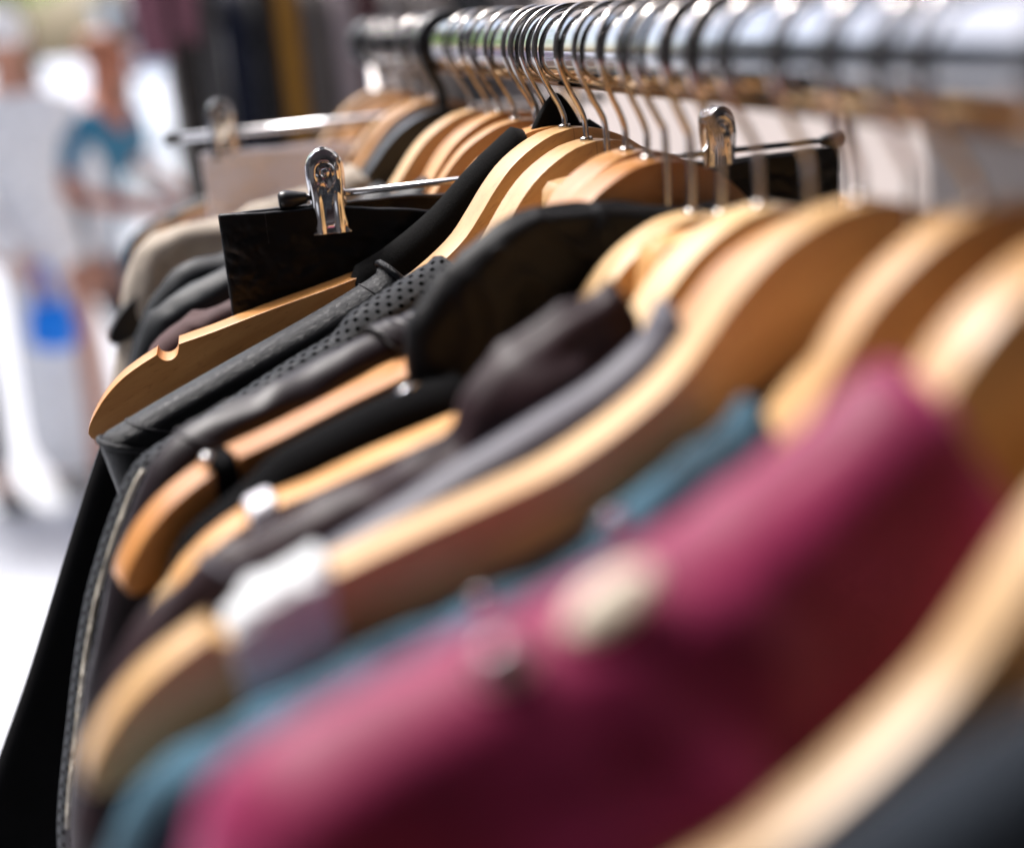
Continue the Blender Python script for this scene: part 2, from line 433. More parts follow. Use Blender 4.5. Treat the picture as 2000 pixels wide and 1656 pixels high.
def garment(name, label, cat, mat, Y, yaw, left, body='body', bottom=-.62, neck_z=None, bx=None, **k):
    root = empty(name, (0, Y, 1.5), R(yaw), label=label, cat=cat)
    o, surf, near = inflate(body, outline(left, bottom, neck_z, bx=bx), mat, root, **k)
    return root, surf, near
def seam(name, surf, sd, mat, parent, r=.0006, lift=.0002, n=40, **k):
    """tube along the garment surface through (s, depth) pairs"""
    pts = crom([(a, b, 0) for a, b in sd], n)
    return tube(name, [surf(p.x, p.y, -1, lift) for p in pts], r, mat, parent, 8, **k)
def stitches(surf, sd, mat, parent, n=24, r=.00035, lift=.0003):
    pts = crom([(a, b, 0) for a, b in sd], n*3+1); V = []; F = []
    for i in range(n):
        q = [surf(p.x, p.y, -1, lift) for p in (pts[i*3], pts[i*3+1], pts[i*3+2])]
        a, f = tube_data(q, r, 6); F += [tuple(x+len(V) for x in g) for g in f]; V += a
    return mesh('stitching', V, F, mat, parent)

# ================================================================== the street
PAVE = plain('pavement_stone', (.50, .52, .56), .7, .08, 3, bump=.3, bscale=60)
FACADE = plain('cream_render', (.52, .45, .41), .85, .06, 2, bump=.3, bscale=90)
FACADE_W = plain('white_render', (.78, .78, .77), .85, .04, 1, bump=.2, bscale=60)
DARKFRAME = plain('dark_door_paint', (.02, .022, .025), .5, .2)
GLASS = plain('dark_glass', (.03, .035, .04), .08, .2)
g = box('pavement', -60, 60, -20, 140, -.2, 0, PAVE, kind='structure')
# shop front on the right of the rail
shop = empty('shop_building', (1.55, 4, 0), label='cream rendered shop front running behind the clothes rail', cat='building')
def part_box(name, par, x0, x1, y0, y1, z0, z1, mat, bev=0, **k):
    L = par.location
    return box(name, x0-L.x, x1-L.x, y0-L.y, y1-L.y, z0-L.z, z1-L.z, mat, par, bev, **k)
part_box('wall', shop, 1.55, 2.4, 2.75, 5.9, 0, 6, FACADE)
part_box('wall', shop, 1.55, 2.4, 6.6, 16, 0, 6, FACADE)
part_box('wall', shop, 1.55, 2.4, 5.9, 6.6, 2.4, 6, FACADE)
dr = part_box('door', shop, 1.75, 1.8, 5.95, 6.55, .02, 2.38, DARKFRAME)
part_box('door_frame', shop, 1.6, 1.7, 5.9, 5.99, 0, 2.4, DARKFRAME, .005)
part_box('door_frame', shop, 1.6, 1.7, 6.51, 6.6, 0, 2.4, DARKFRAME, .005)
part_box('wall', shop, 1.55, 2.4, -4, -.5, 0, 6, FACADE)
part_box('wall', shop, 1.55, 2.4, -.5, 2.75, 2.6, 6, FACADE)
part_box('shutter', shop, 2.2, 2.25, -.5, 2.75, 0, 2.6, DARKFRAME)
back = empty('back_light_blocker', (0, -1.3, 0), label='unseen dark wall and overhead slab added behind the camera to block light', cat='building')  # added dark blocker, out of view: darkens camera-facing sides and chrome
part_box('wall', back, -8, 2.2, -1.8, -1.3, 0, 5, plain('blocker_dark', (.045, .04, .04), .7))
part_box('sky_blocker', back, -1.6, 1.5, -1.29, .42, 2.3, 2.36, plain('sky_blocker_dark', (.05, .045, .045), .8))  # added overhead slab, out of view: keeps sky and sun off near hangers
row = empty('street_house', (-9.5, 5, 0), label='unseen row house across the street, added to darken the chrome reflections', cat='building')  # added out of view to darken rail reflections and fill from the left
part_box('wall', row, -12, -7.5, -14, 20, 0, 6.5, plain('grey_render', (.22, .20, .19), .85, .1, 2))
for k in range(9):
    wf = part_box('window', row, -7.56, -7.48, -12+k*3.4, -10.4+k*3.4, 1, 2.6, GLASS, .01); part_box('window', row, -7.56, -7.48, -12+k*3.4, -10.4+k*3.4, 4, 5.4, GLASS, .01)
# pale houses across the street and at its end
for i, (x0, x1, y0, y1, h, lab) in enumerate(((-2.5, 9, 62, 68, 3.0, 'low pale building closing the far end of the street'), )):
    b = empty('street_house', ((x0+x1)/2, (y0+y1)/2, 0), label=lab, cat='building')
    part_box('wall', b, x0, x1, y0, y1, 0, h, FACADE_W)
    part_box('roof', b, x0-.3, x1+.3, y0-.3, y1+.3, h, h+.4, plain('roof_%d' % i, (.4, .38, .36)))
    for k in range(4):
        part_box('window', b, x0+1+k*3.6, x0+2.2+k*3.6, y0-.03, y0+.05, 1.2, 2.5, GLASS, .01)

# trees over the street
LEAF = plain('light_leaf', (.16, .28, .05), .5, .5, 6)
_t = LEAF.node_tree; _b = _t.nodes['Principled BSDF']
tr = N(_t, 'ShaderNodeBsdfTranslucent'); tr.inputs[0].default_value = (.35, .55, .10, 1)
mx = N(_t, 'ShaderNodeMixShader'); mx.inputs[0].default_value = .45
_t.links.new(_b.outputs[0], mx.inputs[1]); _t.links.new(tr.outputs[0], mx.inputs[2]); _t.links.new(mx.outputs[0], _t.nodes['Material Output'].inputs[0])
BARK = plain('bark', (.12, .09, .06), .9, .3, 8, bump=.6, bscale=30)
def tree(x, y, h, r, n, seed, label):
    q = random.Random(seed)
    root = empty('street_tree', (x, y, 0), label=label, cat='tree', group='street trees')
    V, F = tube_data(crom([(0, 0, 0), (.05, 0, h*.3), (-.05, .1, h*.6), (0, 0, h*.9)], 12), [.14-.009*i for i in range(12)], 10)
    for k in range(7):
        a = q.uniform(0, 6.28); z = h*q.uniform(.42, .75)
        e = Vector((math.cos(a)*r*.8, math.sin(a)*r*.8, z+r*.5))
        v, f = tube_data([Vector((0, 0, z)), e*.5+Vector((0, 0, z*.5)), e], [.05, .03, .012], 6)
        F += [tuple(i+len(V) for i in g_) for g_ in f]; V += v
    mesh('trunk', V, F, BARK, root)
    V = []; F = []
    cl = [(Vector((q.gauss(0, .45), q.gauss(0, .45), q.gauss(0, .38)))*r, q.uniform(.2, .45)*r) for _ in range(26)]
    for i in range(n):
        c, s = q.choice(cl)
        p = c+Vector((q.gauss(0, 1), q.gauss(0, 1), q.gauss(0, .8)))*s*.5+Vector((0, 0, h*.82))
        a = Vector((q.gauss(0, 1), q.gauss(0, 1), q.gauss(0, 1))).normalized(); bb = a.orthogonal().normalized()
        l = q.uniform(.05, .1); k = len(V)
        V += [p-a*l, p+bb*l*.45, p+a*l, p-bb*l*.45]; F.append((k, k+1, k+2, k+3))
    mesh('crown', V, F, LEAF, root, smooth=False)
tree(-1.55, 15, 4.1, 1.7, 9000, 3, 'light green leafy street tree at the top left')
tree(-.75, 22, 5.0, 1.9, 9000, 5, 'yellow-green tree behind the shoppers, right of the brighter tree')
tree(-3.6, 24, 4.6, 2.0, 7000, 9, 'pale green tree farthest left down the street')

# people
SKIN = plain('skin', (.55, .27, .18), .5, .08, 20)
SKIN2 = plain('tanned_skin', (.42, .15, .08), .5, .08, 20)
def skin_mesh(name, joints, bones, mat, parent, sub=2, **k):
    me = bpy.data.meshes.new(name); me.from_pydata([j[0] for j in joints], bones, []); me.update()
    o = bpy.data.objects.new(name, me); col.objects.link(o); me.materials.append(mat); o.parent = parent
    m = o.modifiers.new('skin', 'SKIN'); m.use_smooth_shade = True
    for v, j in zip(me.skin_vertices[0].data, joints):
        r = j[1]; v.radius = (r, r) if not isinstance(r, tuple) else r
    me.skin_vertices[0].data[0].use_root = True
    s = o.modifiers.new('sub', 'SUBSURF'); s.levels = sub; s.render_levels = sub
    return tag(o, **k)
def person(x, y, yaw, label, skin, top_mat, leg_mat, hair_mat, la, ra, lean=0.0, sc_=1.0, step=.12, hood=False, skirt=False, sleeves=False):
    root = empty('person', (x, y, 0), R(yaw), label=label, cat='person', group='shoppers in the street')
    root.scale = (sc_,)*3
    f = lean
    hip = .95; sh = (0, -f*.45, 1.42); nk = (0, -f*.5, 1.50)
    hd = (0, -f*.6-.01, 1.63)
    J = [((0, 0, hip), (.15, .10)), ((0, -f*.2, 1.15), (.13, .09)), (sh, (.12, .09)), (nk, .05), (hd, (.078, .095)), ((0, hd[1], 1.72), (.055, .07))]
    B = [(0, 1), (1, 2), (2, 3), (3, 4), (4, 5)]
    def limb(start, pts):
        s = start
        for p, r in pts: J.append((p, r)); B.append((s, len(J)-1)); s = len(J)-1
        return s
    ends = []
    for sgn, arm in ((-1, la), (1, ra)):
        s = limb(2, [((sgn*.17, sh[1], 1.40), .052), (arm[0], .040), (arm[1], .028)])
        h = Vector(arm[1]); d = (h-Vector(arm[0])).normalized()
        side = Vector((0, 1, 0)).cross(d); side = side.normalized() if side.length > .1 else Vector((1, 0, 0))
        s2 = limb(s, [(tuple(h+d*.05), (.036, .018))])
        for i, ln in enumerate((.070, .080, .076, .060)):
            o_ = side*(i-1.5)*.019
            limb(s2, [(tuple(h+d*(.085)+o_), .0085), (tuple(h+d*(.085+ln*.55)+o_+Vector((0, -.012, 0))), .0075), (tuple(h+d*(.085+ln*.8)+o_+Vector((0, -.035, 0))), .0065)])
        limb(s, [(tuple(h+d*.03-side*.035), .011), (tuple(h+d*.07-side*.055+Vector((0, -.01, 0))), .009)])
        ends.append(h+d*.1)
    for sgn in (-1, 1):
        st = step*sgn
        limb(0, [((sgn*.095, -st*.2, .84), .085), ((sgn*.10, -st*.9-.02, .49), .058), ((sgn*.10, -st+.02, .09), .042), ((sgn*.11, -st-.08, .035), (.042, .03)), ((sgn*.115, -st-.15, .028), (.035, .022))])
    skin_mesh('body', J, B, skin, root)
    # clothes
    T = [((0, 0, .80), (.19, .15)), ((0, 0, .95), (.185, .145)), ((0, -f*.2, 1.15), (.15, .11)), ((sh[0], sh[1], 1.385), (.145, .105)), ((0, -f*.48, 1.475), (.066, .062))]
    TB = [(0, 1), (1, 2), (2, 3), (3, 4)]
    for sgn, arm in ((-1, la), (1, ra)):
        e = Vector(arm[0]); s0 = Vector((sgn*.175, sh[1], 1.40)); m_ = s0.lerp(e, .75) if not sleeves else e
        T += [(tuple(s0), .074), (tuple(m_), .060)]; TB += [(3, len(T)-2), (len(T)-2, len(T)-1)]
        if sleeves: T.append((tuple(e.lerp(Vector(arm[1]), .95)), .045)); TB.append((len(T)-2, len(T)-1))
    skin_mesh('top', T, TB, top_mat, root)
    L = [((0, 0, .97), (.165, .13))]; LB = []
    if skirt: L += [((0, 0, .7), (.18, .15)), ((0, 0, .35), (.20, .17)), ((0, 0, .08), (.21, .18))]; LB = [(0, 1), (1, 2), (2, 3)]
    else:
        for sgn in (-1, 1):
            st = step*sgn; k = len(L)
            L += [((sgn*.095, -st*.2, .83), .10), ((sgn*.10, -st*.9-.02, .49), .075), ((sgn*.10, -st+.02, .12), .065)]
            LB += [(0, k), (k, k+1), (k+1, k+2)]
    skin_mesh('skirt' if skirt else 'trousers', L, LB, leg_mat, root)
    for sgn in (-1, 1):
        skin_mesh('shoe', [((sgn*.10, -step*sgn+.03, .05), .05), ((sgn*.11, -step*sgn-.10, .04), (.048, .036)), ((sgn*.115, -step*sgn-.17, .03), (.04, .03))], [(0, 1), (1, 2)], DARKFRAME, root, 1)
    hr = .012 if not hood else .03
    skin_mesh('hood' if hood else 'hair', [((0, hd[1]+.035, 1.60), (.075+hr, .08)), ((0, hd[1]+.03, 1.68), (.078+hr, .09)), ((0, hd[1]+.02, 1.735), (.055+hr, .07))], [(0, 1), (1, 2)], top_mat if hood else hair_mat, root)
    for sgn in (-1, 1):
        bm = bmesh.new(); bmesh.ops.create_uvsphere(bm, u_segments=10, v_segments=8, radius=.011)
        e = from_bm('eye', bm, plain('eye', (.05, .03, .02), .2), root); e.location = (sgn*.03, hd[1]-.088, 1.635)
        bm = bmesh.new(); bmesh.ops.create_uvsphere(bm, u_segments=10, v_segments=8, radius=.02)
        e = from_bm('ear', bm, skin, root); e.location = (sgn*.085, hd[1]+.0, 1.62); e.scale = (.5, .8, 1.5)
    tube('nose', [(0, hd[1]-.088, 1.64), (0, hd[1]-.112, 1.605), (0, hd[1]-.095, 1.595)], [.006, .012, .008], skin, root, 8)
    tube('mouth', [(-.022, hd[1]-.088, 1.567), (0, hd[1]-.094, 1.566), (.022, hd[1]-.088, 1.567)], .005, plain('lips', (.4, .1, .09)), root, 8)
    return root, ends
def bag(name, loc, w_, h_, d_, mat, label, cat='bag', handle=True):
    root = empty(name, loc, R(rnd.uniform(-20, 20)), label=label, cat=cat)
    V = []; F = []; n = 20; rows = 9
    for j in range(rows):
        t = j/(rows-1); s = (.72+.28*math.sin(t*math.pi*.85+.35))
        for i in range(n):
            a = 2*math.pi*i/n; c, s_ = math.cos(a), math.sin(a)
            x = abs(c)**.5*(1 if c > 0 else -1)*w_/2*s; y = abs(s_)**.5*(1 if s_ > 0 else -1)*d_/2*(s*(1-.5*t))
            q = fbm(x*12+h_*9, y*12, t*4)*.02
            V.append((x+q, y+q, -h_*(1-t)+q*.5))
    for j in range(rows-1):
        for i in range(n): F.append((j*n+i, j*n+(i+1) % n, (j+1)*n+(i+1) % n, (j+1)*n+i))
    F.append(tuple(range(n))[::-1]); F.append(tuple((rows-1)*n+i for i in range(n)))
    mesh('bag_body', V, F, mat, root)
    if handle:
        for s_ in (-1, 1):
            tube('handle', crom([(-w_*.22, s_*d_*.12, -.02), (-w_*.12, s_*.01, .10), (0, 0, .135), (w_*.12, s_*.01, .10), (w_*.22, s_*d_*.12, -.02)], 14), .006, mat, root, 8)
    return root
LAV = cloth('lavender_cotton', (.62, .52, .66), .8, 300, .2)
WHITEC = cloth('white_cotton', (.90, .90, .90), .8, 300, .2)
TEALC = cloth('teal_cotton', (.02, .16, .28), .8, 300, .2)
DARKJ = cloth('dark_denim', (.035, .035, .05), .8, 300, .2)
HAIR = plain('brown_hair', (.06, .035, .02), .5, .3, 60)
HAIRR = plain('auburn_hair', (.30, .10, .04), .5, .3, 60)
BLUEB = plain('blue_plastic_bag', (.0, .22, .85), .4, .1)
GREYB = cloth('grey_canvas', (.40, .40, .40), .8, 300, .2)
person(-1.07, 4.6, 25, 'shopper in lavender shirt and dark trousers at the left edge', SKIN, LAV, DARKJ, HAIR,
       ((-.26, .02, 1.12), (-.27, -.10, .88)), ((.25, .02, 1.14), (.20, -.20, .98)), sc_=.97)
p2, e2 = person(-.65, 4.5, 180, 'shopper in white hooded coat carrying a bright blue bag', SKIN, WHITEC, WHITEC, HAIR,
       ((-.25, .02, 1.12), (-.22, -.04, .86)), ((.25, .08, 1.14), (.05, .18, .91)), sc_=.95, hood=True, skirt=True, sleeves=True)
p2.scale = (.85, .95, .95)
hb = Matrix.Rotation(R(180), 3, 'Z') @ (e2[1]*.95)
bag('shopping_bag', (p2.location.x+hb.x, p2.location.y+hb.y, hb.z-.06), .15, .14, .10, BLUEB, 'bright blue plastic bag held by the shopper in white')
p3, e3 = person(-.53, 4.7, 60, 'auburn haired shopper in teal top leaning over with one arm stretched out', SKIN2, TEALC, DARKJ, HAIRR,
       ((-.24, -.12, 1.18), (-.12, -.36, 1.10)), ((.22, -.16, 1.22), (.12, -.40, 1.12)), lean=.40, sc_=.90, sleeves=False)
hb = Matrix.Rotation(R(60), 3, 'Z') @ (e3[1]*.90)
bag('tote_bag', (p3.location.x+hb.x, p3.location.y+hb.y, hb.z-.05), .30, .34, .12, GREYB, 'grey-white canvas bag held by the shopper in the teal top')

# rack farther back, seen end on: clothes show as upright strips
bk = empty('clothes_rack', (.42, 2.55, 0), label='distant cross rail full of clothes behind the main rail', cat='clothes rack')
tube('rail', [(-.61, 0, 1.78), (.85, 0, 1.78)], .015, RAIL, bk)
for s_ in (-.68, 1): tube('upright', [(s_*.8, 0, .03), (s_*.8, 0, 1.78)], .015, RAIL, bk); tube('foot', [(s_*.8, -.28, .03), (s_*.8, .28, .03)], .015, RAIL, bk)
bgc = [((.032, .026, .022), 'dark brown coat', .055), ((.07, .065, .062), 'charcoal grey coat', .034), ((.006, .008, .02), 'navy jacket', .05), ((.008, .006, .006), 'black jacket', .034),
       ((.30, .14, .018), 'mustard yellow dress', .042), ((.10, .085, .075), 'taupe coat', .05), ((.30, .24, .24), 'grey-pink cardigan', .045), ((.10, .035, .035), 'maroon blouse', .03), ((.24, .21, .19), 'stone grey coat', .06), ((.3, .26, .23), 'pale stone coat', .07), ((.05, .05, .05), 'dark grey coat', .07), ((.16, .14, .13), 'ash grey coat', .07)]
x = -.165
for i, (c, nm, wd) in enumerate(bgc):
    m = cloth('backrack_cloth_%d' % i, c, .8, 300, .2)
    root = empty('hanging_garment', (x+wd/2, 2.55, 1.78), R(90), label='%s on the distant rail, hanging edge on' % nm, cat='garment', group='clothes on the distant rail')
    zt = -.09-.02*(i % 3)
    inflate('body', outline([(-.06, zt), (-.13, zt-.03), (-.20, zt-.06), (-.235, zt-.12), (-.25, zt-.35)], -.95, bx=-.26), m, root, w=wd*.48, wb=wd*.58, fold=.008, seed=i*3, nS=60, nD=14, mid=zt-.3)
    tube('hook', [(0, 0, -.12), (0, 0, -.03)]+[(.017*math.cos(a), 0, .017*math.sin(a)) for a in [R(200-20*k) for k in range(11)]], .002, WIRE, root, 8)
    x += wd+.003
PINK = cloth('dusty_pink_cloth', (.24, .10, .13), .8, 300, .2)
pk = empty('hanging_scarf', (-.15, 2.33, 1.655), 0, label='dusty pink scarf slung over the end of the distant rail', cat='scarf')
inflate('body', [(-.06, -.17), (-.065, -.05), (-.03, .18), (.03, .19), (.05, .0), (.04, -.15)], PINK, pk, w=.02, wb=.02, mid=-.05, nS=50, nD=12, fold=.01)
wt = empty('white_garment', (-.065, 2.36, 1.45), 0, label='crumpled white top hanging in front of the navy jacket', cat='garment')
inflate('body', [(-.055, -.12), (-.06, -.02), (-.04, .07), (.03, .075), (.055, .0), (.05, -.11)], WHITEC, wt, w=.03, wb=.03, mid=-.05, nS=50, nD=12, fold=.01)
ft = empty('pink_garment', (.0, 2.4, 1.44), 0, label='pale pink knit hanging beside the crumpled white top', cat='garment')
inflate('body', [(-.035, -.12), (-.035, -.02), (-.02, .07), (.02, .075), (.035, .0), (.03, -.11)], cloth('pale_pink_cloth', (.5, .36, .36)), ft, w=.025, wb=.025, mid=-.05, nS=50, nD=12, fold=.01)

# ================================================================== the main rack
rack = empty('clothes_rack', (RX, .3, 0), label='thick polished steel rail carrying the wooden hangers', cat='clothes rack')
rl = tube('rail', [(0, 1.20-.3-.0001, 1.5), (0, 1.20-.3, 1.5)]+[(0, y, 1.5) for y in (.6, .3, 0, -.3, -.9)], RR, RAIL, rack, 64)
tube('end_cap', [(0, .898, 1.5), (0, .904, 1.5), (0, .93, 1.5), (0, .936, 1.5)], [.0185, .0215, .0215, .017], DARK_METAL, rack, 40)
for y in (.88, -.85):
    tube('upright', [(0, y, .04), (0, y, 1.482)], .0125, RAIL, rack, 24)
    tube('foot', [(-.26, y, .04), (.26, y, .04)], .015, RAIL, rack, 20)
    for s_ in (-1, 1):
        tube('wheel', [(s_*.24, y-.012, .022), (s_*.24, y+.012, .022)], .022, BLACK_PLASTIC, rack, 20)

# hangers, back to front
H = wooden_hanger
far = [(1.13, 4, 1), (1.05, -3, 1), (.975, 6, 0), (.925, 0, 2), (.81, 4, 4), (.775, 6, 8), (.742, 2, 6), (.705, -4, 4), (.665, 4, 5)]
names = ['farthest, faint wooden hanger under the end of the rail', 'second wooden hanger from the far end of the rail', 'wooden hanger behind the black hooked one, far along the rail', 'wooden hanger just beyond the black hooked one', 'pale lit wooden hanger nearest the far skirt clip rod', 'blurred wooden hanger, third behind the black knit dress', 'blurred wooden hanger, second behind the black knit dress', 'blurred wooden hanger close behind the leather skirt', 'wooden hanger directly behind the hanger with the black knit dress']
for i, ((y, yw, ro), nm) in enumerate(zip(far, names)):
    H(y, yw, nm, drop=.002*(i % 3), scale=.92 if i > 4 else .97, roll=ro, mat=[WOOD, WOOD_PALE, WOOD][i % 3], hookyaw=[0, 20, -8, 12][i % 4])
bh = H(.885, 5, 'black hanger with a thick black hook among the far wooden ones', drop=.004, mat=BLACK_PLASTIC, hookmat=BLACK_PLASTIC, wire=.0042)
HA = H(.630, -2, 'sharp wooden hanger with notched tip sticking out left, bare of cloth at its end', 0, 1.0, hookyaw=4, T=.0185)
HB = H(.608, 12, 'sharp wooden hanger holding the grained leather vest', 0, .97, roll=2.6, hookyaw=-4)
HC = H(.577, 13, 'sharp wooden hanger holding the perforated leather top', .004, .95, roll=3.4, mat=WOOD, hookyaw=6)
HS = H(.546, 6, 'wooden hanger with a square cut centre block behind the orange one', .010, .88, 'block', mat=WOOD_PALE, hookyaw=2, roll=2)
HE1 = H(.52, 16, 'orange varnished wooden hanger in the middle of the rail', .004, .86, roll=2, mat=WOOD_ORANGE, hookyaw=8)
HE2 = H(.492, 14, 'wooden hanger with a black loop tied near its left tip', .005, .95, hookyaw=0)
H0 = H(.472, 8, 'half hidden wooden hanger just behind the black wool coat', .024, .8, hookyaw=-6)
HF1 = H(.447, 12, 'wooden hanger carrying the black wool coat', .021, .92, mat=WOOD_PALE, hookyaw=4, wire=.0017)
HF2 = H(.42, 4, 'pale square shouldered hanger with a white clip in its tip notch', .018, .87, 'block', mat=WOOD_PALE, hookyaw=0, wire=.0017)
HF3 = H(.392, 8, 'pale wooden hanger holding the purple-brown jacket', .012, .88, roll=2, mat=WOOD_PALE)
HN = H(.357, 5, 'wooden hanger hidden under the grey lining jacket', .012, .84, roll=2)
HG = H(.325, 5, 'large blurred bare wooden hanger with white foam wrapped round its end', .002, .945, mat=WOOD, T=.0130)
HT = H(.297, 6, 'wooden hanger carrying the teal denim jacket', .030, .84)
HJ = H(.28, 0, 'blurred tilted wooden hanger showing behind the magenta garment', 0, 1.0, roll=12, mat=WOOD_PALE, T=.0130)
HK = H(.235, 8, 'golden blurred wooden hanger carrying the magenta garment', 0, .96, 'deep', mat=WOOD, T=.0135, roll=6)
HL = H(.192, 6, 'nearest wooden hanger crossing the lower right corner, strongly blurred', .020, 1.0, mat=WOOD, T=.0115, roll=2.5)
HM = H(.16, 4, 'hanger under the slate garment, just outside the right edge', .03, 1.0)

# ------------------------------------------------------------------ clip hangers
def bevel_obj(o, wdt=.0004, seg=2):
    m = o.modifiers.new('bevel', 'BEVEL'); m.width = wdt; m.segments = seg; m.limit_method = 'ANGLE'; m.angle_limit = R(35)
def clip_plate(parent, side, blackish=False):
    """one jaw plate of a sprung metal clip: domed round head with side walls, waist, ribbed flared foot"""
    prof = []  # z, half width, y of face
    for k in range(9):
        a = R(90-k*11.25); prof.append((.0098*math.sin(a)+.0075, max(.0098*math.cos(a), .0012), .0066))
    prof += [(.0045, .0100, .0068), (.0010, .0098, .0066), (-.004, .0095, .0056), (-.009, .0093, .0046), (-.014, .0094, .0040), (-.019, .0100, .0037), (-.0225, .0110, .0037), (-.0245, .0122, .0041), (-.0250, .0123, .0041)]
    V = []; F = []; n = 25
    for z, hw, y in prof:
        for i in range(n):
            t = -1+2*i/(n-1); x = t*hw
            e = .0022*max(0, (abs(t)-.72)/.28)**1.6
            fl = .0040*max(0, (abs(t)-.88)/.12) if z > -.012 else .0015*max(0, (abs(t)-.88)/.12)
            groove = 0
            if z < -.001:
                gr = sum(math.exp(-((x-c*.0046)/.0012)**2) for c in (-1, 1)); groove = .0012*gr*sstep(.003, .006, -z)
            hd = 0
            if z > -.002:
                rr = math.hypot(x, z-.0055); hd = -.0020*(1-sstep(.0035, .0050, rr))+.0009*math.exp(-((rr-.0056)/.0009)**2)
            V.append((x, side*(y-e-fl+groove+hd), z))
    for j in range(len(prof)-1):
        for i in range(n-1): F.append((j*n+i, j*n+i+1, (j+1)*n+i+1, (j+1)*n+i))
    o = mesh('jaw', V, F, CHROME, parent)
    s = o.modifiers.new('solid', 'SOLIDIFY'); s.thickness = .0007; s.offset = -side
    s = o.modifiers.new('sub', 'SUBSURF'); s.levels = 2; s.render_levels = 2
    return o
def metal_clip(parent, x, z, rot=0, tilt=0):
    c = bpy.data.objects.new('clip', None); col.objects.link(c); c.parent = parent; c.location = (x, 0, z); c.rotation_euler = (0, R(tilt), R(rot)); c.empty_display_size = .01
    clip_plate(c, -1); clip_plate(c, 1)
    tube('spring', [(0.0048*math.cos(a), -.0052+.0104*a/(2*math.pi*5), .0055+.0048*math.sin(a)) for a in [2*math.pi*5*k/120 for k in range(121)]], .0007, WIRE, c, 6)
    tube('rivet', [(0, -.0072, .0055), (0, -.0064, .0055), (0, .0064, .0055), (0, .0072, .0055)], [.0018, .0027, .0027, .0018], CHROME, c, 16)
    return c
def clip_hanger(Y, yaw, x0, x1, zr, clips, label, hookyaw=0, r=.0017):
    root = empty('clip_hanger', (0, Y, 1.5), R(yaw), label=label, cat='clip hanger', group='steel clip hangers')
    tube('rod', [(x0+.004, 0, zr), (0, 0, zr+.0005), (x1-.004, 0, zr)], r, CHROME, root, 16)
    for s_, xe in ((-1, x0), (1, x1)):
        tube('end_cap', [(xe+s_*0, 0, zr), (xe-s_*.0012, 0, zr), (xe-s_*.004, 0, zr), (xe-s_*.0135, 0, zr), (xe-s_*.0142, 0, zr)], [.0030, .0044, .0047, .0029, .0022], BLACK_PLASTIC, root, 24)
    pts = hook_points(zr*-1-.044, turn=38)[:-2]
    tube('hook', pts+[(0, 0, zr+.001)], .0016, WIRE, root, 10)
    for (cx, cz, rot, tilt) in clips: metal_clip(root, cx, cz, rot, tilt)
    return root
CLZ = -.0515
ch = clip_hanger(.65, 0, -.1365, .1745, -.0612, [(-.1120, -.0550, -6, 0), (.0995, -.0535, 4, -2)], 'steel clip hanger with two sprung clips gripping the black leather skirt')
ch2 = clip_hanger(.98, 0, -.188, .15, -.050, [(-.146, -.043, 0, 0), (.12, -.043, 0, 0)], 'blurred far clip hanger with one clip visible over the white skirt', r=.0032)

